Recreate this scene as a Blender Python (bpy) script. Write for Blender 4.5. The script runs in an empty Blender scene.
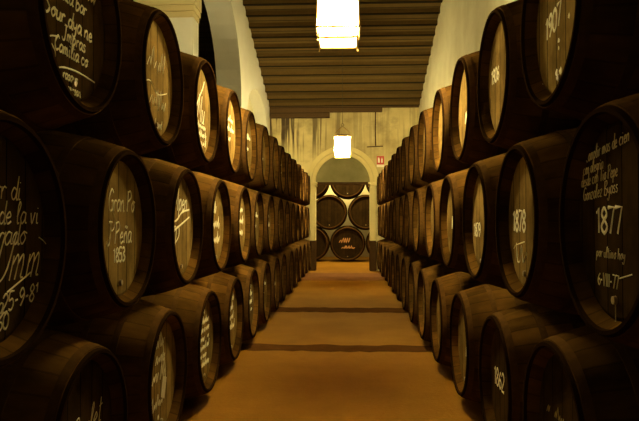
import bpy, bmesh, math, random
from mathutils import Vector, Matrix
random.seed(7)
PI = math.pi
S = bpy.context.scene
C = S.collection
EYE = 1.352
F = 620.0
K = F/560.0

# ------------------------------------------------------------------ materials
class N:
    """small helper to wire node trees"""
    def __init__(s, name):
        s.m = bpy.data.materials.new(name); s.m.use_nodes = True
        s.t = s.m.node_tree; s.n = s.t.nodes; s.l = s.t.links
        s.b = s.n['Principled BSDF']
    def add(s, typ, **kw):
        x = s.n.new(typ)
        for k, v in kw.items():
            if k.startswith('i_'):
                x.inputs[k[2:].replace('_', ' ')].default_value = v
            else:
                setattr(x, k, v)
        return x
    def link(s, a, b): s.l.new(a, b)
    def math(s, op, a, b=None, c=None):
        x = s.n.new('ShaderNodeMath'); x.operation = op
        for i, v in enumerate((a, b, c)):
            if v is None: continue
            if isinstance(v, (int, float)): x.inputs[i].default_value = v
            else: s.l.new(v, x.inputs[i])
        return x.outputs[0]
    def noise(s, vec, scale, detail=4, rough=.55, sc=None):
        if sc is not None:
            mp = s.n.new('ShaderNodeMapping'); mp.inputs['Scale'].default_value = sc
            s.l.new(vec, mp.inputs['Vector']); vec = mp.outputs[0]
        x = s.n.new('ShaderNodeTexNoise'); x.inputs['Scale'].default_value = scale
        x.inputs['Detail'].default_value = detail; x.inputs['Roughness'].default_value = rough
        s.l.new(vec, x.inputs['Vector']); return x.outputs['Fac']
    def ramp(s, fac, stops):
        x = s.n.new('ShaderNodeValToRGB'); e = x.color_ramp.elements
        while len(e) < len(stops): e.new(.5)
        for i, (p, c) in enumerate(stops):
            e[i].position = p; e[i].color = (c, c, c, 1) if isinstance(c, (int, float)) else (*c, 1)
        s.l.new(fac, x.inputs[0]); return x.outputs[0]
    def mix(s, fac, a, b, blend='MIX'):
        x = s.n.new('ShaderNodeMix'); x.data_type = 'RGBA'; x.blend_type = blend
        for sock, v in ((x.inputs[0], fac), (x.inputs[6], a), (x.inputs[7], b)):
            if isinstance(v, (int, float)): sock.default_value = v
            elif isinstance(v, tuple): sock.default_value = (*v, 1)
            else: s.l.new(v, sock)
        return x.outputs[2]
    def bump(s, h, strength, dist=.01):
        x = s.n.new('ShaderNodeBump'); x.inputs['Strength'].default_value = strength
        x.inputs['Distance'].default_value = dist
        s.l.new(h, x.inputs['Height']); s.l.new(x.outputs[0], s.b.inputs['Normal'])
    def coord(s, which='Object'):
        return s.n.new('ShaderNodeTexCoord').outputs[which]
    def color(s, c):
        if isinstance(c, tuple): s.b.inputs['Base Color'].default_value = (*c, 1)
        else: s.l.new(c, s.b.inputs['Base Color'])
    def rough(s, r):
        if isinstance(r, (int, float)): s.b.inputs['Roughness'].default_value = r
        else: s.l.new(r, s.b.inputs['Roughness'])

def simple(name, col, rough=.6, metal=0, var=.25, scale=18, spec=.5):
    m = N(name); m.b.inputs['Specular IOR Level'].default_value = spec; f = m.noise(m.coord(), scale)
    m.color(m.mix(f, tuple(c*(1-var) for c in col), tuple(min(1, c*(1+var)) for c in col)))
    m.rough(rough); m.b.inputs['Metallic'].default_value = metal
    return m.m

def mat_staves(name, dark, light, n=26):
    m = N(name); co = m.coord()
    sp = m.add('ShaderNodeSeparateXYZ'); m.link(co, sp.inputs[0])
    ang = m.math('ARCTAN2', sp.outputs[2], sp.outputs[1])
    t = m.math('MULTIPLY', ang, n/(2*PI))
    fr = m.math('FRACT', t); fl = m.math('FLOOR', t)
    edge = m.math('MINIMUM', fr, m.math('SUBTRACT', 1.0, fr))
    groove = m.math('LESS_THAN', edge, .045)
    info = m.add('ShaderNodeObjectInfo')
    wn = m.add('ShaderNodeTexWhiteNoise', noise_dimensions='2D')
    cb = m.add('ShaderNodeCombineXYZ'); m.link(fl, cb.inputs[0]); m.link(info.outputs['Random'], cb.inputs[1])
    m.link(cb.outputs[0], wn.inputs[0])
    add = m.add('ShaderNodeVectorMath', operation='ADD'); m.link(co, add.inputs[0])
    rv = m.add('ShaderNodeCombineXYZ'); m.link(m.math('MULTIPLY', info.outputs['Random'], 37.0), rv.inputs[0])
    m.link(rv.outputs[0], add.inputs[1])
    grain = m.noise(add.outputs[0], 7, 6, .65, (.35, 3, 3))
    blot = m.noise(add.outputs[0], 2.6, 3, .5)
    k = m.math('ADD', m.math('MULTIPLY', wn.outputs['Value'], .35), m.math('MULTIPLY', grain, .65))
    k = m.math('MULTIPLY', k, m.ramp(blot, [(.36, .38), (.66, 1.1)]))
    col = m.mix(k, dark, light)
    col = m.mix(m.math('MULTIPLY', groove, .35), col, tuple(c*.4 for c in dark))
    col = m.mix(m.math('GREATER_THAN', sp.outputs[0], -.014), col, tuple(c*4 for c in dark))   # chime ends are painted black
    m.color(col); m.rough(m.ramp(grain, [(.3, .5), (.8, .7)]))
    m.b.inputs['Specular IOR Level'].default_value = 0
    m.bump(m.math('SUBTRACT', m.math('MULTIPLY', grain, .35), m.math('MULTIPLY', groove, .5)), .5, .004)
    return m.m

def mat_head(name, dark, light):
    m = N(name); co = m.coord()
    sp = m.add('ShaderNodeSeparateXYZ'); m.link(co, sp.inputs[0])
    info = m.add('ShaderNodeObjectInfo')
    t = m.math('ADD', m.math('MULTIPLY', sp.outputs[1], 9.0), m.math('MULTIPLY', info.outputs['Random'], 5.0))
    fr = m.math('FRACT', t); fl = m.math('FLOOR', t)
    edge = m.math('MINIMUM', fr, m.math('SUBTRACT', 1.0, fr))
    groove = m.math('LESS_THAN', edge, .03)
    wn = m.add('ShaderNodeTexWhiteNoise', noise_dimensions='2D')
    cb = m.add('ShaderNodeCombineXYZ'); m.link(fl, cb.inputs[0]); m.link(info.outputs['Random'], cb.inputs[1])
    m.link(cb.outputs[0], wn.inputs[0])
    add = m.add('ShaderNodeVectorMath', operation='ADD'); m.link(co, add.inputs[0])
    rv = m.add('ShaderNodeCombineXYZ'); m.link(m.math('MULTIPLY', info.outputs['Random'], 23.0), rv.inputs[1])
    m.link(rv.outputs[0], add.inputs[1])
    grain = m.noise(add.outputs[0], 9, 6, .7, (1, 5, .6))
    blot = m.noise(add.outputs[0], 5, 4, .6)
    k = m.math('ADD', m.math('MULTIPLY', wn.outputs['Value'], .3), m.math('MULTIPLY', grain, .7))
    k = m.math('MULTIPLY', k, m.ramp(blot, [(.35, .45), (.62, 1.15)]))
    col = m.mix(k, dark, light)
    col = m.mix(groove, col, tuple(c*.35 for c in dark))
    m.color(col); m.rough(m.ramp(grain, [(.3, .45), (.8, .65)]))
    m.b.inputs['Specular IOR Level'].default_value = 0
    m.bump(m.math('SUBTRACT', m.math('MULTIPLY', grain, .5), groove), .45, .003)
    return m.m

def mat_plaster(name, base, dirt, streak=0.0, amount=.5):
    m = N(name); co = m.coord()
    big = m.noise(co, .8, 5, .6); fine = m.noise(co, 6, 5, .6)
    col = m.mix(m.ramp(big, [(.38, 0.0), (.7, amount)]), base, dirt)
    col = m.mix(m.math('MULTIPLY', fine, .35), col, tuple(c*.7 for c in base))
    if streak:
        st = m.noise(co, 2.2, 4, .6, (3.6, 3.6, .14))
        sp = m.add('ShaderNodeSeparateXYZ'); m.link(co, sp.inputs[0])
        hi = m.ramp(m.math('MULTIPLY', m.math('SUBTRACT', sp.outputs[2], 2.9), .7), [(.0, 0.0), (.5, 1.0)])
        lf = m.ramp(m.math('ADD', m.math('MULTIPLY', sp.outputs[0], -.5), .1), [(.0, .25), (.75, 1.0)])
        k = m.math('MULTIPLY', m.math('MULTIPLY', m.ramp(st, [(.5, 0.0), (.56, 1.0)]), hi), m.math('MULTIPLY', lf, streak))
        col = m.mix(k, col, (.07, .045, .02))
        spot = m.noise(co, 1.7, 4, .6, (1, 1, 1.4))
        col = m.mix(m.ramp(spot, [(.52, 0.0), (.7, .6)]), col, (.2, .15, .07))
    m.color(col); m.rough(.9); m.bump(fine, .35, .02)
    return m.m

def mat_floor(name):
    m = N(name); co = m.coord()
    a = m.noise(co, 1.1, 5, .6); b = m.noise(co, 28, 4, .7); c = m.noise(co, 5, 4, .6)
    col = m.mix(m.ramp(a, [(.35, 0.0), (.7, 1.0)]), (.23, .105, .010), (.31, .15, .016))
    col = m.mix(m.math('MULTIPLY', b, .45), col, (.16, .07, .008))
    col = m.mix(m.ramp(c, [(.55, 0.0), (.75, .4)]), col, (.2, .085, .009))
    m.b.inputs['Specular IOR Level'].default_value = .05
    m.color(col); m.rough(.9); m.bump(b, .4, .01)
    return m.m

def mat_boards(name, dark, light, freq, axis=1):
    m = N(name); co = m.coord()
    sp = m.add('ShaderNodeSeparateXYZ'); m.link(co, sp.inputs[0])
    t = m.math('MULTIPLY', sp.outputs[axis], freq); fr = m.math('FRACT', t); fl = m.math('FLOOR', t)
    groove = m.math('LESS_THAN', fr, .09)
    wn = m.add('ShaderNodeTexWhiteNoise', noise_dimensions='1D'); m.link(fl, wn.inputs['W'])
    g = m.noise(co, 6, 5, .65, (.5, 4, 4) if axis == 1 else (4, .5, 4))
    k = m.math('ADD', m.math('MULTIPLY', wn.outputs['Value'], .5), m.math('MULTIPLY', g, .5))
    col = m.mix(groove, m.mix(k, dark, light), tuple(c*.3 for c in dark))
    m.b.inputs['Specular IOR Level'].default_value = .05
    m.color(col); m.rough(.8); m.bump(m.math('SUBTRACT', g, groove), .4, .006)
    return m.m

def mat_emit(name, col, strength):
    m = N(name); m.color((.9, .85, .7)); m.rough(.4)
    m.b.inputs['Emission Color'].default_value = (*col, 1)
    m.b.inputs['Emission Strength'].default_value = strength
    return m.m

LAMP = (1.0, .80, .36)
PANE = 215.0
M = dict(
    stave=mat_staves('cask_staves', (.005, .0024, .0008), (.205, .102, .021)),
    head=mat_head('cask_head_oak', (.05, .029, .008), (.36, .235, .074)),
    head_dark=mat_head('cask_head_blackened_oak', (.014, .008, .0025), (.075, .042, .013)),
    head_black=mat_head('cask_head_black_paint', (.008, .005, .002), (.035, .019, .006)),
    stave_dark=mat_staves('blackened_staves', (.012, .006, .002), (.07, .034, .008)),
    hoop=simple('hoop_iron', (.075, .038, .011), .6, 0, .5, 30, 0),
    bung=simple('pale_bung_wood', (.3, .22, .11), .6),
    chalk=simple('chalk', (.85, .80, .58), .85, 0, .1, 60, 0),
    ochre=simple('ochre_paint', (.42, .2, .07), .8),
    wallL=mat_plaster('whitewash_left', (.74, .73, .62), (.56, .52, .38), 0, .5),
    wallR=mat_plaster('whitewash_right', (.70, .66, .45), (.46, .40, .21), 0, .9),
    wallB=mat_plaster('stained_plaster', (.68, .57, .26), (.34, .25, .09), 1.0, .9),
    capital=mat_plaster('ochre_limewash', (.62, .52, .26), (.5, .4, .18), 0, .4),
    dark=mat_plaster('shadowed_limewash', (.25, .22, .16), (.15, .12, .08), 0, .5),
    arch=mat_plaster('arch_stone', (.74, .62, .27), (.5, .4, .15), 0, .6),
    pane_dusty=mat_plaster('dusty_fanlight', (.17, .15, .055), (.34, .31, .14), 0, .8),
    floor=mat_floor('packed_albero_earth'),
    strip=simple('dark_floor_strip', (.085, .036, .010), .8, 0, .4, 6, 0),
    floor_band=simple('brown_floor_band', (.17, .075, .028), .8, 0, .3, 4, 0),
    board=mat_boards('ceiling_boards', (.05, .032, .010), (.15, .098, .034), 5.5),
    joist=mat_boards('ceiling_joist_wood', (.05, .031, .009), (.15, .095, .031), 9, 2),
    plate=mat_boards('wall_plate_wood', (.055, .032, .014), (.12, .07, .03), 7, 2),
    guard=simple('brown_timber', (.06, .032, .012), .7, 0, .4, 8, 0),
    brass=simple('aged_brass', (.45, .3, .1), .35, .8, .2, 20),
    glass=mat_emit('lit_frosted_glass', LAMP, PANE),
    skirt=mat_emit('lit_lower_glass', LAMP, PANE*.45),
    chain=simple('dark_iron', (.05, .04, .03), .5, .6),
    red=simple('sign_red', (.5, .06, .035), .5, 0, .15),
    white=simple('sign_white', (.75, .7, .55), .5, 0, .1),
    chock=simple('reddish_chock_wood', (.30, .11, .045), .8, 0, .3, 12),
    paper=simple('pale_paper_tag', (.5, .42, .26), .8),
)

# ------------------------------------------------------------------ geometry helpers
def box(bm, x0, x1, y0, y1, z0, z1, mat=None):
    vs = [bm.verts.new((x, y, z)) for x in (x0, x1) for y in (y0, y1) for z in (z0, z1)]
    if mat:
        for v in vs: v.co = mat @ v.co
    for f in ((0,1,3,2), (4,6,7,5), (0,4,5,1), (2,3,7,6), (0,2,6,4), (1,5,7,3)):
        bm.faces.new([vs[i] for i in f])
def lathe(bm, prof, seg=48, closed=False, axis='x', smooth=True):
    """prof: list of (along, radius)."""
    rings = []
    for a, r in prof:
        if r < 1e-6:
            p = (a, 0, 0) if axis == 'x' else (0, 0, a)
            rings.append([bm.verts.new(p)]); continue
        ring = []
        for i in range(seg):
            c, s_ = math.cos(2*PI*i/seg)*r, math.sin(2*PI*i/seg)*r
            ring.append(bm.verts.new((a, c, s_) if axis == 'x' else (c, s_, a)))
        rings.append(ring)
    prs = list(zip(rings, rings[1:]))
    if closed: prs.append((rings[-1], rings[0]))
    for A, B in prs:
        for i in range(seg):
            j = (i+1) % seg
            if len(A) == 1 and len(B) == 1: continue
            if len(A) == 1: f = bm.faces.new((A[0], B[i], B[j]))
            elif len(B) == 1: f = bm.faces.new((A[i], B[0], A[j]))
            else: f = bm.faces.new((A[i], B[i], B[j], A[j]))
            f.smooth = smooth
def tube(bm, pts, r, seg=8, closed=False):
    pts = [Vector(p) for p in pts]; rings = []
    n = len(pts)
    for i, p in enumerate(pts):
        a = pts[(i-1) % n] if (closed or i > 0) else p
        b = pts[(i+1) % n] if (closed or i < n-1) else p
        d = (b-a).normalized()
        up = Vector((0,0,1)) if abs(d.z) < .9 else Vector((1,0,0))
        u = d.cross(up).normalized(); v = d.cross(u)
        rr = r(i/(n-1)) if callable(r) else r
        rings.append([bm.verts.new(p + (u*math.cos(2*PI*k/seg)+v*math.sin(2*PI*k/seg))*rr) for k in range(seg)])
    prs = list(zip(rings, rings[1:])) + ([(rings[-1], rings[0])] if closed else [])
    for A, B in prs:
        for k in range(seg):
            f = bm.faces.new((A[k], B[k], B[(k+1)%seg], A[(k+1)%seg])); f.smooth = True
    if not closed:
        bm.faces.new(rings[0]); bm.faces.new(rings[-1][::-1])
def obj(name, bm, m, parent=None, bevel=0, sharp=40):
    bmesh.ops.recalc_face_normals(bm, faces=bm.faces[:])
    for e in bm.edges:
        if len(e.link_faces) == 2 and e.calc_face_angle(0) > math.radians(sharp): e.smooth = False
    me = bpy.data.meshes.new(name); bm.to_mesh(me); bm.free()
    me.materials.append(m)
    o = bpy.data.objects.new(name, me); C.objects.link(o)
    if parent: o.parent = parent
    if bevel:
        b = o.modifiers.new('bevel', 'BEVEL'); b.width = bevel; b.segments = 2; b.limit_method = 'ANGLE'
    return o
def tag(o, label=None, cat=None, group=None, kind=None):
    if label: o['label'] = label
    if cat: o['category'] = cat
    if group: o['group'] = group
    if kind: o['kind'] = kind
    return o
def empty(name, loc=(0,0,0), rz=0, **kw):
    o = bpy.data.objects.new(name, None); C.objects.link(o)
    o.empty_display_size = .1
    o.location = loc; o.rotation_euler = (0, 0, rz)
    return tag(o, **kw)
def struct(name, bm, m, parent=None, **kw):
    o = obj(name, bm, m, parent, **kw)
    if not parent: o['kind'] = 'structure'
    return o

# ------------------------------------------------------------------ chalk lettering (single stroke alphabet)
G = {
 '0': ['.3,1 .05,.75 .05,.25 .3,0 .55,.25 .55,.75 .3,1'], '1': ['.1,.8 .3,1 .3,0'],
 '2': ['.05,.78 .3,1 .55,.75 .4,.45 .05,0 .58,0'], '3': ['.05,.9 .35,1 .52,.75 .25,.53 .55,.28 .3,0 .03,.12'],
 '4': ['.42,0 .42,1 .02,.3 .6,.3'], '5': ['.52,1 .12,1 .08,.55 .4,.6 .55,.3 .35,0 .04,.1'],
 '6': ['.5,.95 .2,.7 .05,.3 .3,0 .55,.25 .35,.5 .08,.35'], '7': ['.03,1 .57,1 .22,0'],
 '8': ['.3,.53 .08,.75 .3,1 .52,.75 .3,.53 .04,.25 .3,0 .56,.25 .3,.53'],
 '9': ['.52,.65 .25,.48 .06,.75 .3,1 .53,.75 .5,.4 .2,0'],
 'a': ['.42,.48 .2,.52 .04,.25 .18,0 .4,.2 .44,.5 .44,.08 .56,.04'], 'b': ['.05,.95 .05,0 .3,.02 .44,.28 .26,.5 .06,.35'],
 'c': ['.42,.42 .22,.52 .04,.26 .2,0 .44,.08'], 'd': ['.4,.4 .2,.5 .04,.24 .2,0 .4,.2 .46,1 .44,.06 .55,.03'],
 'e': ['.05,.24 .38,.32 .26,.52 .06,.3 .18,0 .45,.1'], 'g': ['.42,.45 .2,.52 .05,.28 .22,.06 .42,.3 .44,.5 .42,-.3 .18,-.4 .05,-.25'],
 'h': ['.06,1 .05,0', '.06,.3 .28,.52 .4,.35 .4,0 .5,.03'], 'i': ['.08,.5 .1,.05 .22,.03', '.09,.7 .11,.74'],
 'l': ['.06,.3 .26,.8 .18,1 .08,.7 .12,.05 .26,.04'], 'm': ['.04,.5 .06,0', '.06,.32 .2,.52 .28,.35 .28,0', '.28,.32 .44,.52 .52,.3 .52,.05 .62,.03'],
 'n': ['.04,.5 .06,0', '.06,.32 .26,.52 .38,.32 .38,.05 .48,.03'], 'o': ['.24,.52 .04,.26 .22,0 .42,.25 .24,.52 .5,.46'],
 'p': ['.06,.52 .05,-.4', '.06,.3 .26,.52 .42,.28 .24,.02 .06,.15'], 'r': ['.05,.5 .08,0', '.07,.3 .2,.5 .36,.46'],
 's': ['.36,.46 .16,.5 .1,.34 .34,.2 .26,.01 .04,.06'], 't': ['.16,.9 .16,.08 .32,.04', '.02,.6 .34,.62'],
 'u': ['.05,.5 .06,.1 .24,.02 .38,.2 .4,.5 .4,.06 .5,.03'], 'v': ['.03,.5 .2,0 .4,.52'], 'y': ['.04,.5 .12,.15 .38,.2', '.42,.5 .36,-.25 .16,-.4 .04,-.25'],
 'z': ['.04,.48 .38,.5 .05,.03 .42,.02'], 'ñ': ['.04,.5 .06,0', '.06,.32 .26,.52 .38,.32 .38,.05 .48,.03', '.1,.72 .2,.8 .3,.7 .4,.78'],
 'B': ['.08,1 .06,0', '.03,.96 .4,1 .48,.75 .12,.54 .54,.32 .4,0 .02,.02'], 'D': ['.1,1 .08,0', '.02,.98 .45,.9 .58,.5 .4,.06 .02,.01'],
 'G': ['.55,.85 .3,1 .05,.55 .2,.05 .52,.1 .54,.45 .34,.45'], 'J': ['.15,1 .55,1', '.4,1 .36,.1 .14,-.05 .02,.15'],
 'L': ['.12,1 .08,.02 .5,.05'], 'P': ['.1,1 .07,0', '.0,.92 .4,1 .52,.7 .1,.48'], 'S': ['.5,.85 .25,1 .08,.75 .45,.35 .25,0 .03,.12'],
 'T': ['.02,.95 .62,1', '.32,.97 .28,0'], 'U': ['.08,1 .05,.2 .25,0 .48,.25 .55,1'], 'V': ['.03,1 .24,0 .52,1'], 'I': ['.12,1 .1,0'],
 'Y': ['.02,1 .26,.55 .52,1', '.27,.55 .22,0'], 'C': ['.52,.85 .3,1 .05,.5 .25,.02 .54,.15'], 'M': ['.03,0 .1,1 .32,.3 .56,1 .62,0'],
 'R': ['.1,1 .07,0', '.02,.95 .4,1 .5,.72 .1,.5 .55,0'],
 '-': ['.08,.42 .36,.44'], '.': ['.1,.0 .14,.05'], '/': ['.0,-.05 .4,1.05'], 'q': ['.42,.45 .2,.52 .05,.28 .22,.06 .42,.3 .44,.5 .42,-.4'],
}
ADV = {'m': .72, 'i': .3, 'l': .34, '1': .5, 't': .42, '.': .26, ' ': .34, 'I': .28, 'r': .42, 's': .46, 'M': .8, 'T': .66}
def smooth_pts(p, sub=4):
    if len(p) < 3: return p
    out = []
    for i in range(len(p)-1):
        p0 = p[max(i-1, 0)]; p1 = p[i]; p2 = p[i+1]; p3 = p[min(i+2, len(p)-1)]
        for k in range(sub):
            t = k/sub
            out.append(tuple(.5*((2*p1[a]) + (-p0[a]+p2[a])*t + (2*p0[a]-5*p1[a]+4*p2[a]-p3[a])*t*t + (-p0[a]+3*p1[a]-3*p2[a]+p3[a])*t**3) for a in (0, 1)))
    out.append(p[-1]); return out
def stroke(bm, pts, w, x):
    """a chalk line with a little body on the plane X = x"""
    V = [Vector((q[0], q[1])) for q in pts]
    L_, R_, T_ = [], [], []
    for i, p in enumerate(V):
        d = V[min(i+1, len(V)-1)] - V[max(i-1, 0)]
        if d.length < 1e-9: d = Vector((1, 0))
        d.normalize(); nrm = Vector((-d.y, d.x))*w*.5*random.uniform(.75, 1.15)
        L_.append(bm.verts.new((x, p.x+nrm.x, p.y+nrm.y))); R_.append(bm.verts.new((x, p.x-nrm.x, p.y-nrm.y)))
        T_.append(bm.verts.new((x+.0018, p.x, p.y)))
    for i in range(len(V)-1):
        bm.faces.new((L_[i], L_[i+1], T_[i+1], T_[i])); bm.faces.new((T_[i], T_[i+1], R_[i+1], R_[i]))
def write(bm, text, x0, y0, size, x, w=.006, shear=.22, stretch=1.0, slope=0.0, sub=4):
    cx = 0
    for ch in text:
        for s_ in G.get(ch, []):
            p = [tuple(float(v) for v in q.split(',')) for q in s_.split()]
            if ch not in '147TLIVYM-/' : p = smooth_pts(p, sub)
            q = []
            for a, b in p:
                X = (cx + a + shear*b)*size*stretch; Y = b*size
                q.append((x0 + X, y0 + Y + X*slope))
            stroke(bm, q, w, x)
        cx += ADV.get(ch, .62 if (ch.isupper() or ch.isdigit()) else .52)
    return cx*size*stretch
def scribble_line(bm, x0, x1, y, size, x, w, rng):
    """illegible joined handwriting"""
    p = []; t = x0
    while t < x1:
        tall = rng.random() < .22
        p.append((t, y + rng.uniform(-.1, .1)*size)); t += size*rng.uniform(.18, .32)
        p.append((t+size*.12, y + size*(1.0 if tall else rng.uniform(.4, .6)))); t += size*rng.uniform(.12, .26)
        if rng.random() < .18:
            if len(p) > 2: stroke(bm, smooth_pts(p, 3), w, x)
            p = []; t += size*.35
    if len(p) > 2: stroke(bm, smooth_pts(p, 3), w, x)
def blotch(bm, y, z, r, x, rng):
    c = bm.verts.new((x+.0022, y, z)); ring = []
    for i in range(9):
        a = 2*PI*i/9; rr = r*rng.uniform(.6, 1.15)
        ring.append(bm.verts.new((x, y+math.cos(a)*rr, z+math.sin(a)*rr)))
    for i in range(9): bm.faces.new((c, ring[i], ring[(i+1) % 9]))

# ------------------------------------------------------------------ the cask
def cask_profile(L, rb, rc):
    pr = []
    for i in range(15):
        t = i/14; pr.append((-L*t, rc + (rb-rc)*(1-(2*t-1)**2)**.92))
    return pr
def radius_at(L, rb, rc, t): return rc + (rb-rc)*(1-(2*t-1)**2)**.92
def make_cask(L, rb, rc, depth=.07, staves='stave', name='cask', head='head'):
    root = empty(name)
    bm = bmesh.new()
    rin = rc-.016
    prof = cask_profile(L, rb, rc)
    prof = [(-.02, rin-.006), (0, rin), (0, rc-.002)] + [(-.003, rc)] + prof[1:-1] + [(-L+.004, rc), (-L, rc-.004), (-L, rin), (-L+.05, rin-.02)]
    inner = [(-L+.05, .0)]
    front = [(-depth, .0), (-depth, rin-.026), (-.02, rin-.006)]
    lathe(bm, [(-depth-.03, 0), (-depth-.03, rin-.03), (-depth, rin-.026)] + prof + inner, 56)
    obj('staves', bm, M[staves], root)
    bm = bmesh.new(); rh = rin-.027
    lathe(bm, [(-depth-.02, 0), (-depth-.02, rh), (-depth-.004, rh), (-depth, rh-.012), (-depth, 0)], 48, smooth=False)
    obj('head', bm, M[head], root)
    for t0, t1 in ((.015, .045), (.17, .2), (.32, .35), (.65, .68), (.8, .83), (.955, .985)):
        bm = bmesh.new()
        a, b = radius_at(L, rb, rc, t0), radius_at(L, rb, rc, t1)
        lathe(bm, [(-L*t0, a-.002), (-L*t0, a+.0025), (-L*t1, b+.0025), (-L*t1, b-.002)], 56, closed=True)
        if t0 < .05:
            for k in (-.09, .12):
                mt = Matrix.Translation((-L*(t0+t1)/2, math.sin(k)*a, math.cos(k)*a+.003))
                bmesh.ops.create_uvsphere(bm, u_segments=8, v_segments=5, radius=.009, matrix=mt @ Matrix.Scale(.5, 4, (0, 0, 1)))
        obj('hoop', bm, M['hoop'], root)
    bm = bmesh.new()
    lathe(bm, [(-depth-.002, 0), (-depth-.002, .015), (-depth+.01, .013), (-depth+.012, 0)], 16)
    bmesh.ops.translate(bm, verts=bm.verts[:], vec=(0, 0, -rh+.065))
    obj('bung', bm, M['bung'], root)
    return root
def copy_cask(src):
    r = src.copy(); C.objects.link(r)
    src_ = src
    for ch in list(src_.children):
        if ch.name.startswith('chalk') or ch.name.startswith('chalk_spot') or ch.name.startswith('paper'): continue
        c = ch.copy(); C.objects.link(c); c.parent = r
        if c.name.startswith('head'): c.data = PLAIN_HEAD.setdefault(src.name, ch.data)
    return r
PLAIN_HEAD = {}

LEN, DEPTH = 1.06, .058
XH = -DEPTH + .0006
DL, DR = 1.02, .786
def chalk(root, fn, mat='chalk', seed=0):
    bm = bmesh.new(); fn(bm, random.Random(seed))
    me = bpy.data.meshes.new('chalk_writing'); bm.to_mesh(me); bm.free(); me.materials.append(M[mat])
    o = bpy.data.objects.new('chalk_writing', me); C.objects.link(o); o.parent = root
    o['label'] = 'pale chalk writing'
    return o

# writing, in metres from the centre of each head (y along the row as read, z up)
def w_left_top_1(bm, g):
    for k in range(3): scribble_line(bm, -.2, .2, .27-.075*k, .06, XH, .008, g)
    write(bm, 'v rala bar', -.19, .045, .062, XH, .009, .2, 1.1)
    write(bm, 'Sour dya ne', -.235, -.045, .066, XH, .010, .2, 1.15)
    write(bm, 'Jmpras', -.10, -.105, .058, XH, .009, .2, 1.1)
    write(bm, 'Camilia co', -.16, -.16, .056, XH, .009, .2, 1.1)
    stroke(bm, smooth_pts([(-.14, -.11), (-.2, -.13), (-.22, -.19), (-.17, -.22), (-.15, -.17), (-.2, -.14)]), .007, XH)
    stroke(bm, smooth_pts([(-.16, -.235), (-.08, -.21), (.05, -.2), (.2, -.205)]), .007, XH)
    write(bm, 'rasaus', -.09, -.25, .04, XH, .008, .2, 1.1)
    write(bm, 'sre-son', -.07, -.295, .036, XH, .008, .1, 1.1)
def w_left_mid_1(bm, g):
    write(bm, 'por di', -.04, .12, .075, XH, .006, .2)
    write(bm, 'de la vi', .03, .045, .07, XH, .006, .2)
    write(bm, 'berado', -.06, -.02, .075, XH, .006, .2, 1.1)
    write(bm, 'Umm', .0, -.13, .15, XH, .007, .45, .9)
    stroke(bm, [(.08, -.165), (.22, -.115)], .007, XH)
    stroke(bm, smooth_pts([(.27, .0), (.33, -.04), (.32, -.16), (.29, -.19)]), .004, XH)
    write(bm, '25-9-81', .05, -.225, .055, XH, .007, .15, 1.0, .08)
    write(bm, 'a', .03, -.225, .06, XH, .006, .15)
    write(bm, '/60', -.0, -.275, .05, XH, .007, .15)
def w_left_mid_2(bm, g):
    write(bm, 'Gran Po', -.15, .08, .10, XH, .010, .15, .95)
    stroke(bm, smooth_pts([(-.1, .1), (-.07, .02), (-.11, -.01), (-.12, .04)]), .007, XH)
    write(bm, 'J Peña', -.17, -.07, .10, XH, .010, .15, 1.0)
    write(bm, '1853', -.09, -.155, .065, XH, .012, .0)
def w_left_mid_3(bm, g):
    write(bm, 'Mpen', -.16, .10, .14, XH, .012, .3, .9)
    stroke(bm, smooth_pts([(-.26, .02), (-.1, .04), (.02, .09), (.2, .11)]), .013, XH)
    stroke(bm, smooth_pts([(-.27, -.04), (-.1, -.01), (.2, .06)]), .012, XH)
    write(bm, 'JP', -.26, -.19, .19, XH, .012, .35, .8)
    stroke(bm, smooth_pts([(-.24, -.22), (-.18, -.05), (-.05, .0)]), .012, XH)
def w_left_bottom_1(bm, g):
    write(bm, 'Paulet', -.1, -.02, .11, XH, .007, .3, .9, .15)
    write(bm, 'J la Diva', -.26, -.17, .11, XH, .007, .25, .9, .1)
def w_left_bottom_2(bm, g):
    for k in range(3): scribble_line(bm, -.23, .06, .17-.09*k, .08, XH, .008, g)
    stroke(bm, smooth_pts([(-.2, .25), (-.03, .27), (.05, .12), (.08, -.05), (.0, -.1)]), .01, XH)
    scribble_line(bm, -.24, .02, -.16, .07, XH, .008, g); blotch(bm, -.05, -.22, .018, XH, g)
def w_left_bottom_3(bm, g):
    blotch(bm, -.05, .24, .035, XH, g); blotch(bm, .0, .22, .025, XH, g)
    for k in range(6): scribble_line(bm, -.24+.02*(k % 2), .14, .13-.063*k, .05, XH, .012, g)
def w_left_top_2(bm, g):
    scribble_line(bm, -.16, .12, .05, .12, XH, .008, g)
    stroke(bm, smooth_pts([(-.22, -.06), (-.1, -.03), (.02, -.08), (.2, -.04)]), .007, XH)
    scribble_line(bm, -.2, .16, -.16, .11, XH, .007, g)
    scribble_line(bm, -.15, .1, -.27, .05, XH, .006, g)
def w_left_top_3(bm, g):
    stroke(bm, smooth_pts([(-.22, -.12), (-.1, .05), (.05, .18), (.1, .24)]), .012, XH)
    write(bm, 'Mu', -.12, -.08, .2, XH, .011, .4, .8)
    for k in range(3): scribble_line(bm, -.15, .14, -.12-.06*k, .05, XH, .009, g)
def scrib(n, size, wd, top=.16, gap=.085):
    def f(bm, g):
        for k in range(n): scribble_line(bm, -.22+g.uniform(0, .05), .1+g.uniform(0, .1), top-gap*k, size, XH, wd, g)
    return f
def year(txt, y, z, s, wd, extra=None, st=1.0, slope=0):
    def f(bm, g):
        write(bm, txt, y, z, s, XH, wd, .03, st, slope)
        if extra: extra(bm, g)
    return f
SPOTS = ((-.01, -.10, .014), (.11, -.04, .012), (-.01, -.13, .009), (-.04, -.225, .018), (.01, -.23, .02), (-.22, -.24, .012))
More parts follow.
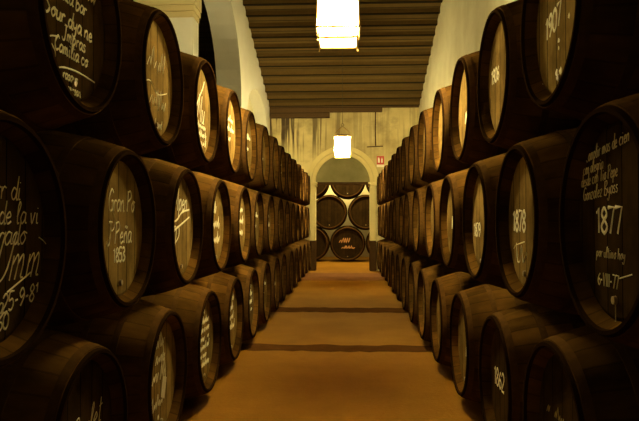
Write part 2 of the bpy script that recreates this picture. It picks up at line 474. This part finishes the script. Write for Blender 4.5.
def x_1878(bm, g):
    stroke(bm, smooth_pts([(-.15, -.11), (-.13, -.2), (-.08, -.19), (-.06, -.12), (-.03, -.2), (.03, -.15)]), .009, XH)
    stroke(bm, smooth_pts([(-.2, -.14), (-.15, -.12), (.0, -.1)]), .006, XH)
def w_1877(bm, g):
    write(bm, 'Y complir mas de cien', -.275, .205, .047, XH, .0045, .12, .82, .1)
    write(bm, 'con alegria', -.265, .165, .043, XH, .0045, .12, .82, .06)
    write(bm, 'desde con Tio Pepe', -.285, .122, .044, XH, .0045, .12, .80, .07)
    write(bm, 'Gonzalez Byass', -.265, .072, .046, XH, .0045, .12, .9, .07)
    write(bm, '1877', -.155, -.040, .084, XH, .013, .0, 1.06)
    write(bm, 'por ultimo hoy', -.15, -.12, .034, XH, .0045, .15, 1.0)
    write(bm, '6-VIII-77', -.14, -.215, .042, XH, .0055, .05, .9)
    stroke(bm, [(.03, -.18), (.12, -.16)], .006, XH)
    stroke(bm, [(.0, -.24), (.0, -.32)], .004, XH)
def x_line(bm, g):
    scribble_line(bm, -.2, .12, .05, .05, XH, .005, g)

DARKHEAD = {('L','top',0), ('L','middle',0), ('L','bottom',0), ('R','middle',0), ('R','bottom',0), ('R','bottom',1)}
def head_dark_mesh(me):
    d = me.copy(); d.materials[0] = M['head_dark']; return d
proto = {'L': make_cask(LEN, .467, .362, DEPTH), 'R': make_cask(LEN, .464, .360, DEPTH)}
used = set()
for q in proto.values():
    for c in q.children:
        if c.name.startswith('head'): PLAIN_HEAD[q.name] = c.data
ORD = ['first','second','third','fourth','fifth','sixth','seventh','eighth','ninth','tenth','eleventh','twelfth','thirteenth','fourteenth','fifteenth','sixteenth']
ZL = {'top': .79, 'middle': -.035, 'bottom': -.884}
ZR = {'top': .80, 'middle': .0, 'bottom': -.887}
rows = [('L', 'top', 2.36, 1.035, 14), ('L', 'middle', 1.82, 1.045, 14), ('L', 'bottom', 2.46, 1.045, 14),
        ('R', 'top', 2.33, 1.075, 14), ('R', 'middle', 1.83, 1.07, 14), ('R', 'bottom', 2.40, 1.07, 14)]
WR = {('L','top',0): (w_left_top_1, 'covered with lines of yellowish script'), ('L','top',1): (w_left_top_2, 'with a chalk flourish'),
      ('L','top',2): (w_left_top_3, 'with a slanting chalk signature'), ('L','top',3): (scrib(3, .06, .008, .1), None),
      ('L','middle',0): (w_left_mid_1, 'with a signature dated 25-9-81'), ('L','middle',1): (w_left_mid_2, 'chalked with two words above 1853'),
      ('L','middle',2): (w_left_mid_3, 'with a twice underlined signature'), ('L','middle',3): (scrib(3, .09, .014, .1, .12), None), ('L','middle',4): (scrib(3, .08, .013, .12, .11), None),
      ('L','bottom',0): (w_left_bottom_1, 'with faint script on its black head'), ('L','bottom',1): (w_left_bottom_2, 'with scribbles and a pale paper tag'),
      ('L','bottom',2): (w_left_bottom_3, 'with dense white chalk lines'), ('L','bottom',3): (scrib(4, .07, .010), None), ('L','bottom',4): (scrib(4, .07, .009), None),
      ('R','top',0): (year('1907', -.18, -.06, .09, .017, None, .95, .12), 'chalked 1907 with white blotches'), ('R','top',1): (year('1906', -.225, .0, .08, .015), 'chalked 1906'),
      ('R','middle',0): (w_1877, 'chalked 1877 under lines of script'), ('R','middle',1): (year('1878', -.22, -.05, .10, .018, x_1878), 'chalked 1878 above a squiggle'),
      ('R','middle',2): (year('1879', -.235, -.10, .085, .014), 'chalked 1879'),
      ('R','bottom',0): (x_line, 'with one faint line'), ('R','bottom',1): (year('1862', -.2, -.05, .10, .013), 'chalked 1862'),
      }
def smudge(y, z, s, wd):
    def f(bm, g):
        p = [(y + s*.25*k + g.uniform(-.1, .1)*s, z + (k % 2)*s + g.uniform(-.1, .1)*s) for k in range(6)]
        stroke(bm, smooth_pts(p, 3), wd, XH)
    return f
SM = {('R','top',2): smudge(-.03, -.1, .08, .02), ('R','top',3): smudge(-.04, -.2, .06, .02), ('R','top',4): smudge(-.05, -.18, .06, .02),
      ('R','middle',3): smudge(-.04, -.06, .09, .022), ('R','middle',4): smudge(-.05, -.14, .07, .022), ('R','bottom',2): smudge(.02, -.08, .1, .02)}
NEAR = {('R','middle',0): 2.02, ('R','middle',1): 3.02, ('R','top',0): 2.53, ('R','top',1): 3.48, ('R','bottom',0): 2.51}
for side, tier, y0, p, n in rows:
    sd = 'left' if side == 'L' else 'right'
    for k in range(n):
        o = proto[side] if side not in used else copy_cask(proto[side])
        used.add(side)
        z = EYE + (ZL if side == 'L' else ZR)[tier]
        jit = random.uniform(-.012, .012) if k > 2 else 0
        yk = NEAR.get((side, tier, k), y0+p*k)
        o.location = ((-DL + jit, yk, z) if side == 'L' else (DR - .006*k + jit, yk, z))
        o.rotation_euler = (0, 0, 0 if side == 'L' else PI)
        if (side, tier, k) == ('R', 'top', 0): o.location.z += .03
        if (side, tier, k) == ('R', 'bottom', 0): o.scale = (1, 1.05, 1.05); o.location.z += .0235
        if (side, tier, k) == ('L', 'middle', 0): o.scale = (1, 1.03, 1.03); o.location.z -= .02
        if (side, tier, k) in DARKHEAD:
            for c in o.children:
                if c.name.startswith('head'):
                    c.data = head_dark_mesh(c.data)
        extra = WR.get((side, tier, k), (None, None))
        pos = '%s tier of the %s stack, %s from the front' % (tier, sd, ORD[k])
        if k == n-1: pos = '%s tier of the %s stack, last before the arch wall' % (tier, sd)
        tag(o, ('dark cask %s, in the %s stack\'s %s tier' % (extra[1], sd, tier)) if extra[1] else 'dark oak cask in the ' + pos,
            'cask', 'casks in the %s tier of the %s stack' % (tier, sd))
        fn = SM.get((side, tier, k), extra[0])
        if fn is None and k < 9: fn = scrib(2, .06, .009, .08, .12) if side == 'L' else smudge(-.05, -.12, .07, .018)
        if fn: chalk(o, fn, 'chalk', 100*k+len(tier)+ord(side))
        if (side, tier, k) == ('R', 'top', 0):
            for q in SPOTS:
                bm = bmesh.new(); blotch(bm, *q, XH, random.Random(int(q[2]*1e4)))
                obj('chalk_spot', bm, M['chalk'], o)['label'] = 'white chalk spot'
        if (side, tier, k) == ('L', 'bottom', 1):
            bm = bmesh.new()
            box(bm, XH, XH+.004, .0, .075, -.13, -.01)
            bmesh.ops.rotate(bm, verts=bm.verts[:], cent=(0, .03, -.07), matrix=Matrix.Rotation(-.35, 3, 'X'))
            t_ = obj('paper_tag', bm, M['paper'], o); t_['label'] = 'pale paper tag'

# ------------------------------------------------------------------ the setting
YB = 16.94
XL, XR = -2.2, 1.88
CB, SL, RIDGE = EYE+3.07, .325, 8.0
def ceil_h(y): return CB + SL*(YB-y) if y > RIDGE else CB + SL*(YB-RIDGE) - SL*(RIDGE-y)
bm = bmesh.new(); box(bm, -6.2, 3.2, -5.1, 24.2, -.12, 0); struct('floor', bm, M['floor'])

# thin darker strips across the aisle floor, the widest one before the arch
def floor_strip(name, ya, yb, m, h=.006, wob=.035):
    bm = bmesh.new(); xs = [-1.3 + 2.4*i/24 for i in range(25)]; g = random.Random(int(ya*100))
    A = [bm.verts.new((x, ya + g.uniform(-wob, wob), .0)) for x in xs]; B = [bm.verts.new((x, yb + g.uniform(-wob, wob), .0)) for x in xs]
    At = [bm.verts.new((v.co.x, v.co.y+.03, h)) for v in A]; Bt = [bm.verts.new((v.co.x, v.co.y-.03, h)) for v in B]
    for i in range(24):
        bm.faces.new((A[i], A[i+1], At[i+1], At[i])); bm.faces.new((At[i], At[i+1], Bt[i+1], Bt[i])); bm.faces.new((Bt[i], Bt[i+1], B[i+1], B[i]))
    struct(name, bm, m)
floor_strip('aisle_strip_1', 6.45, 6.8, M['strip']); floor_strip('aisle_strip_2', 9.2, 9.7, M['strip']); floor_strip('aisle_strip_3', 14.1, 16.1, M['floor_band'])

def wall_strips(bm, cols, xa, xb):
    """cols: (y, low, top) from near to far; a slab between x = xa and xb above 'low'"""
    rows_ = [[bm.verts.new((x, y, z)) for x in (xa, xb) for z in (lo, to)] for y, lo, to in cols]
    for i, (A, B) in enumerate(zip(rows_, rows_[1:])):
        if abs(cols[i][0]-cols[i+1][0]) < 1e-6:
            a, b = (A, B) if cols[i][1] < cols[i+1][1] else (B, A)
            bm.faces.new((a[0], a[2], b[2], b[0])); continue
        bm.faces.new((A[0], B[0], B[1], A[1])); bm.faces.new((A[2], A[3], B[3], B[2]))
        bm.faces.new((A[0], A[2], B[2], B[0])); bm.faces.new((A[1], B[1], B[3], A[3]))
    for R_ in (rows_[0], rows_[-1]): bm.faces.new((R_[0], R_[1], R_[3], R_[2]))
def top(y): return ceil_h(y)+.35
def arch_cols(ya, yb, spring, rise, n=18):
    c, a = (ya+yb)/2, (yb-ya)/2; out = []
    for i in range(n+1):
        y = c - a*math.cos(PI*i/n); out.append((y, spring + rise*math.sqrt(max(0, 1-((y-c)/a)**2)), top(y)))
    return out
wl = bmesh.new()
cols = [(-5, 0, top(-5)), (5.0, 0, top(5.0))]
cols += arch_cols(5.0, 8.55, EYE+2.95, 1.2) + [(8.55, 0, top(8.55)), (8.75, 0, top(8.75))]
cols += arch_cols(8.75, 12.45, EYE+2.45, 1.75) + [(12.45, 0, top(12.45)), (13.2, 0, top(13.2))]
cols += arch_cols(13.2, 16.3, EYE+2.35, .75) + [(16.3, 0, top(16.3)), (YB, 0, top(YB))]
wall_strips(wl, cols, XL-.5, XL)
W = struct('wall_left', wl, M['wallL'])
bm = bmesh.new(); box(bm, XL-.42, XL-.3, 13.15, 16.35, 0, EYE+3.25); obj('niche_panel', bm, M['wallR'], W)
# pier with a moulded capital between the near arches
bm = bmesh.new(); box(bm, XL-.74, XL+.02, 8.5, 8.8, 0, EYE+2.92); obj('pier', bm, M['wallL'], W)
bm = bmesh.new()
for z0, z1, e in ((2.84, 2.92, .02), (2.92, 3.0, .05), (3.0, 3.42, .07)):
    box(bm, XL-.74-e, XL+.02+e*.6, 8.5-e, 8.8+e*.3, EYE+z0, EYE+z1)
obj('capital', bm, M['capital'], W, bevel=.012)
# dim neighbouring aisle seen through the arcade
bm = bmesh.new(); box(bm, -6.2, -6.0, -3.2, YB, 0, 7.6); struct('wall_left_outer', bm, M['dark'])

bm = bmesh.new(); wall_strips(bm, [(y, 0, top(y)) for y in (-5, 2, RIDGE, 12, YB)], XR, XR+.4)
W = struct('wall_right', bm, M['wallR'])
# arched end wall
ACX, ARI, ARO, ASP = -.20, .745, .985, EYE+1.06
bm = bmesh.new()
xs = [-6.2, ACX-ARI-.1] ; n = 28
prof = [(-6.2, 0), (ACX-ARI-.1, 0)] + [(ACX-(ARI+.1)*math.cos(PI*i/n), ASP+(ARI+.1)*math.sin(PI*i/n)) for i in range(n+1)] + [(ACX+ARI+.1, 0), (3.2, 0)]
def zt(x): return CB+.5
rws = [[bm.verts.new((x, y, z)) for y in (YB, YB+.5) for z in (lo, zt(x))] for x, lo in prof]
for i in range(len(rws)-1):
    A, B = rws[i], rws[i+1]
    if abs(prof[i][0]-prof[i+1][0]) < 1e-6:
        bm.faces.new((A[0], A[2], B[2], B[0])); continue
    bm.faces.new((A[0], B[0], B[1], A[1])); bm.faces.new((A[2], A[3], B[3], B[2])); bm.faces.new((A[0], A[2], B[2], B[0])); bm.faces.new((A[1], B[1], B[3], A[3]))
struct('wall_back', bm, M['wallB'])

D = empty('door_1', (ACX, YB, 0), kind='structure')
def arc_band(r0, r1, y0, y1, z):
    bm = bmesh.new(); nn = 36; R_ = []
    for i in range(nn+1):
        c, s_ = -math.cos(PI*i/nn), math.sin(PI*i/nn)
        R_.append([bm.verts.new((c*r, y, z+s_*r)) for r in (r0, r1) for y in (y0, y1)])
    for A, B in zip(R_, R_[1:]):
        for a, b in ((0, 1), (1, 3), (3, 2), (2, 0)): bm.faces.new((A[a], A[b], B[b], B[a]))
    for q in (R_[0], R_[-1]): bm.faces.new((q[0], q[1], q[3], q[2]))
    return bm
obj('inner_archivolt', arc_band(ARI, ARI+.115, .04, .45, ASP), M['arch'], D, bevel=.008)
obj('outer_archivolt', arc_band(ARI+.105, ARO, -.07, .02, ASP), M['arch'], D, bevel=.012)
for s_ in (-1, 1):
    x0, x1 = sorted((s_*ARI, s_*(ARI+.15)))
    bm = bmesh.new(); box(bm, x0, x1, -.05, .45, .0, ASP-.1); obj('jamb', bm, M['arch'], D, bevel=.01)
    x0, x1 = sorted((s_*(ARI-.03), s_*(ARO+.0)))
    bm = bmesh.new(); box(bm, x0, x1, -.09, .45, ASP-.1, ASP-.055); box(bm, x0-.02, x1+.02, -.11, .45, ASP-.055, ASP); obj('impost', bm, M['arch'], D, bevel=.008)
    x0, x1 = sorted((s_*(ARI-.015), s_*(ARI+.165)))
    bm = bmesh.new(); box(bm, x0, x1, -.1, .3, .0, .82); obj('timber_guard', bm, M['guard'], D, bevel=.01)
bm = bmesh.new(); nn = 24
c0 = [bm.verts.new((0, y, ASP)) for y in (.2, .23)]
R_ = [[bm.verts.new((-math.cos(PI*i/nn)*(ARI+.05), y, ASP+math.sin(PI*i/nn)*(ARI+.05))) for y in (.2, .23)] for i in range(nn+1)]
for A, B in zip(R_, R_[1:]):
    bm.faces.new((c0[0], A[0], B[0])); bm.faces.new((c0[1], B[1], A[1])); bm.faces.new((A[0], A[1], B[1], B[0]))
bm.faces.new((c0[0], R_[0][0], R_[0][1], c0[1])); bm.faces.new((c0[0], c0[1], R_[-1][1], R_[-1][0]))
obj('fanlight_panel', bm, M['pane_dusty'], D)
bm = bmesh.new(); box(bm, -ARI-.04, ARI+.04, .16, .27, ASP-.06, ASP+.015); obj('lintel', bm, M['guard'], D)

# ceiling: sloping boards on cross joists
bm = bmesh.new()
for ya, yb in ((-5.1, RIDGE), (RIDGE, YB+.3)):
    v = [bm.verts.new((x, y, ceil_h(y)+.075+t)) for x in (-6.2, XR+.4) for y in (ya, yb) for t in (0, .1)]
    for f in ((0,1,3,2), (4,6,7,5), (0,4,5,1), (2,3,7,6), (0,2,6,4), (1,5,7,3)): bm.faces.new([v[i] for i in f])
CE = struct('ceiling', bm, M['board'])
y = YB-.16
while y > RIDGE+.2:
    bm = bmesh.new(); z = ceil_h(y); g = random.uniform(-.012, .012)
    box(bm, XL-.12, XR+.12, -.055, .055, 0, .11)
    o = obj('joist', bm, M['joist'], CE, bevel=.008); o.location = (0, y, z+g); y -= .376
for x0, x1, z0, z1, dy in ((XL+.01, -.55, 2.82, 3.14, .16), (-.55, .88, 2.97, 3.16, .14), (.88, XR-.01, 3.09, 3.2, .12)):
    bm = bmesh.new(); box(bm, x0, x1, YB-dy, YB+.01, EYE+z0, EYE+z1); obj('wall_plate', bm, M['plate'], CE, bevel=.006)

# wall behind the camera closes the hall; the room beyond the arch
bm = bmesh.new(); box(bm, -6.2, 3.2, 23.5, 23.7, 0, 4.6); struct('wall_far_room', bm, M['capital'])
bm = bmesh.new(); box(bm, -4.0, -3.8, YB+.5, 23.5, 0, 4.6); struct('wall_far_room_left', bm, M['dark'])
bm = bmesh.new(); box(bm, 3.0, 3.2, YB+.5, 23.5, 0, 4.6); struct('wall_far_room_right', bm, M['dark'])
bm = bmesh.new(); box(bm, -4.0, 3.2, YB+.5, 23.7, 4.3, 4.5); struct('ceiling_far_room', bm, M['board'])

# casks stacked crosswise in the room beyond
BR = .60; P2 = 1.205; YC = 20.4
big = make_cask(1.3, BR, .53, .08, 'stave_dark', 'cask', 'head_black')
def w_big(bm, g):
    scribble_line(bm, -.28, .2, .03, .16, -.08+.0008, .022, g); scribble_line(bm, -.2, .22, -.16, .1, -.08+.0008, .018, g)
chalk(big, w_big, 'ochre', 5)['label'] = 'ochre painted lettering'
spots = [(0, 0, 'with ochre lettering, bottom middle of the stack beyond the arch'), (-1, 0, 'on the far room floor, left of the ochre lettered one'), (1, 0, 'on the far room floor, right of the ochre lettered one'),
         (-.5, 1, 'in the second layer beyond the arch, left of centre'), (.5, 1, 'in the second layer beyond the arch, right of centre'),
         (-1.5, 1, 'in the second layer beyond the arch, leftmost'), (1.5, 1, 'in the second layer beyond the arch, rightmost'),
         (0, 2, 'topmost in the middle of the stack beyond the arch'), (-1, 2, 'in the top layer beyond the arch, at the left'), (1, 2, 'in the top layer beyond the arch, at the right')]
for i, (u, r, lab) in enumerate(spots):
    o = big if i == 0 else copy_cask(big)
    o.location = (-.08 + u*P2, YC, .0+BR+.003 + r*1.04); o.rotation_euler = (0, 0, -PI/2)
    tag(o, 'large dark cask ' + lab, 'cask', 'big casks stacked beyond the arch')

# ------------------------------------------------------------------ lanterns
def lantern(loc, ceil_z, label):
    root = empty('hanging_lantern', loc, 0, label=label, cat='lantern', group='lanterns hanging along the aisle')
    wt, wb, h0, h1 = .166, .178, .10, .44
    for k in range(4):
        rot = Matrix.Rotation(k*PI/2, 4, 'Z')
        bm = bmesh.new()
        vs = [bm.verts.new(rot @ Vector(p)) for p in ((-wb+.008, -wb, h0), (wb-.008, -wb, h0), (wt-.008, -wt, h1), (-wt+.008, -wt, h1), (-wb+.008, -wb+.005, h0), (wb-.008, -wb+.005, h0), (wt-.008, -wt+.005, h1), (-wt+.008, -wt+.005, h1))]
        for f in ((0,1,2,3), (7,6,5,4), (0,4,5,1), (1,5,6,2), (2,6,7,3), (3,7,4,0)): bm.faces.new([vs[i] for i in f])
        obj('glass_pane', bm, M['glass'], root)
        bm = bmesh.new()
        vs = [bm.verts.new(rot @ Vector(p)) for p in ((-.15, -.152, .09), (.15, -.152, .09), (.158, -.16, .02), (-.158, -.16, .02), (-.15, -.147, .09), (.15, -.147, .09), (.158, -.155, .02), (-.158, -.155, .02))]
        for f in ((0,1,2,3), (7,6,5,4), (0,4,5,1), (1,5,6,2), (2,6,7,3), (3,7,4,0)): bm.faces.new([vs[i] for i in f])
        obj('lower_pane', bm, M['skirt'], root)
    bm = bmesh.new()
    for sx in (-1, 1):
        for sy in (-1, 1):
            tube(bm, [(sx*wb, sy*wb, h0), (sx*wt, sy*wt, h1)], .008, 6)
            tube(bm, [(sx*.152, sy*.152, .095), (sx*.164, sy*.164, .01), (sx*.172, sy*.172, -.012)], .008, 6)
    for hw, z in ((wb, h0), (wt, h1), (.16, .018)):
        for a, b in (((-1,-1),(1,-1)), ((1,-1),(1,1)), ((1,1),(-1,1)), ((-1,1),(-1,-1))):
            tube(bm, [(a[0]*hw, a[1]*hw, z), (b[0]*hw, b[1]*hw, z)], .010, 6)
    obj('frame', bm, M['brass'], root)
    bm = bmesh.new()
    vs = [bm.verts.new((sx*w, sy*w, z)) for z, w in ((h1, .185), (h1+.015, .185), (h1+.07, .06)) for sx, sy in ((-1,-1),(1,-1),(1,1),(-1,1))]
    for r in (0, 4):
        for i in range(4): bm.faces.new((vs[r+i], vs[r+(i+1)%4], vs[r+4+(i+1)%4], vs[r+4+i]))
    bm.faces.new(vs[0:4]); bm.faces.new(vs[8:12]); obj('roof_cap', bm, M['brass'], root)
    bm = bmesh.new()
    for k in range(4):
        a = k*PI/2 + PI/4
        pts = [(math.cos(a)*r, math.sin(a)*r, h1+z) for r, z in ((.235, .02), (.22, .08), (.15, .15), (.06, .2), (.015, .24))]
        tube(bm, pts, .006, 6)
    obj('scroll_bracket', bm, M['brass'], root)
    bm = bmesh.new(); tube(bm, [(.03*math.cos(2*PI*i/16), 0, h1+.27+.03*math.sin(2*PI*i/16)) for i in range(16)], .005, 6, True)
    obj('hanging_ring', bm, M['chain'], root)
    bm = bmesh.new(); tube(bm, [(0, 0, h1+.295), (0, 0, ceil_z-loc[2]+.05)], .004, 6)
    obj('suspension_rod', bm, M['chain'], root)
    return root
lantern((-.10, 5.3, EYE+1.515), ceil_h(5.3)+.1, 'brightly lit square lantern nearest the camera, cut off by the top edge')
lantern((-.16, 13.4, EYE+1.37), ceil_h(13.4)+.0, 'small distant lit lantern hanging in front of the stone arch')

def point(name, loc, power, r=.06, col=LAMP):
    l = bpy.data.lights.new(name, 'POINT'); l.energy = power; l.color = col; l.shadow_soft_size = r
    o = bpy.data.objects.new(name, l); C.objects.link(o); o.location = loc; return o
point('far_room_lamp', (-.1, 18.9, 4.1), 800)
point('far_room_wall_lamp', (-.25, 22.9, 2.8), 90)

# ------------------------------------------------------------------ small things
sg = empty('safety_sign', (.83, YB-.001, EYE+1.62), label='small red fire safety sign with white symbol on the wall right of the arch', cat='sign')
bm = bmesh.new(); box(bm, -.1, .1, -.012, 0, -.08, .15); obj('red_panel', bm, M['red'], sg)
bm = bmesh.new()
for x in (-.035, .04):
    box(bm, x-.018, x+.018, -.015, -.012, -.03, .075); box(bm, x-.008, x+.008, -.015, -.012, .075, .105)
box(bm, -.07, -.05, -.015, -.012, -.03, .11)
obj('white_symbol', bm, M['white'], sg)
bm = bmesh.new(); box(bm, -.1, .1, -.012, 0, -.15, -.085); obj('caption_strip', bm, M['white'], sg)

bm = bmesh.new()
tube(bm, [(.70, YB-.012, EYE+2.98), (.69, YB-.012, EYE+2.5), (.70, YB-.012, EYE+2.05)], .018, 6)
tube(bm, [(.46, YB-.012, EYE+2.02), (.9, YB-.012, EYE+2.04)], .014, 6)
o = obj('wall_conduit', bm, M['guard'], None); tag(o, 'thin rusty conduit with a crosspiece on the wall above right of the arch', 'conduit')

for x, yy, rz, lab in ((-.93, 3.02, .3, 'reddish wooden chock on the floor against the left casks'), (.80, 2.93, -.2, 'reddish wooden chock on the floor against the right casks')):
    bm = bmesh.new()
    vs = [bm.verts.new(p) for p in ((-.05,-.07,0), (.05,-.07,0), (.05,.07,0), (-.05,.07,0), (-.05,-.07,.07), (.05,-.07,.07), (.05,.07,.025), (-.05,.07,.025))]
    for f in ((0,3,2,1), (4,5,6,7), (0,1,5,4), (1,2,6,5), (2,3,7,6), (3,0,4,7)): bm.faces.new([vs[i] for i in f])
    o = obj('wooden_chock', bm, M['chock'], None, bevel=.006); o.location = (x, yy, 0); o.rotation_euler = (0, 0, rz); tag(o, lab, 'chock')

# ------------------------------------------------------------------ world, camera, view
w = bpy.data.worlds.new('world'); S.world = w; w.use_nodes = True
w.node_tree.nodes['Background'].inputs[0].default_value = (.02, .015, .008, 1); w.node_tree.nodes['Background'].inputs[1].default_value = .1
cam = bpy.data.cameras.new('camera'); co = bpy.data.objects.new('camera', cam); C.objects.link(co)
cam.sensor_width = 36; cam.lens = F/639*36; cam.clip_start = .05
co.location = (0, 0, EYE)
co.rotation_euler = (PI/2 + math.atan(10.5/F), 0, math.atan(30.5/F))
S.camera = co
S.view_settings.view_transform = 'Standard'; S.view_settings.look = 'None'
S.view_settings.gamma = 1; S.view_settings.use_curve_mapping = False
S.view_settings.exposure = 0.0
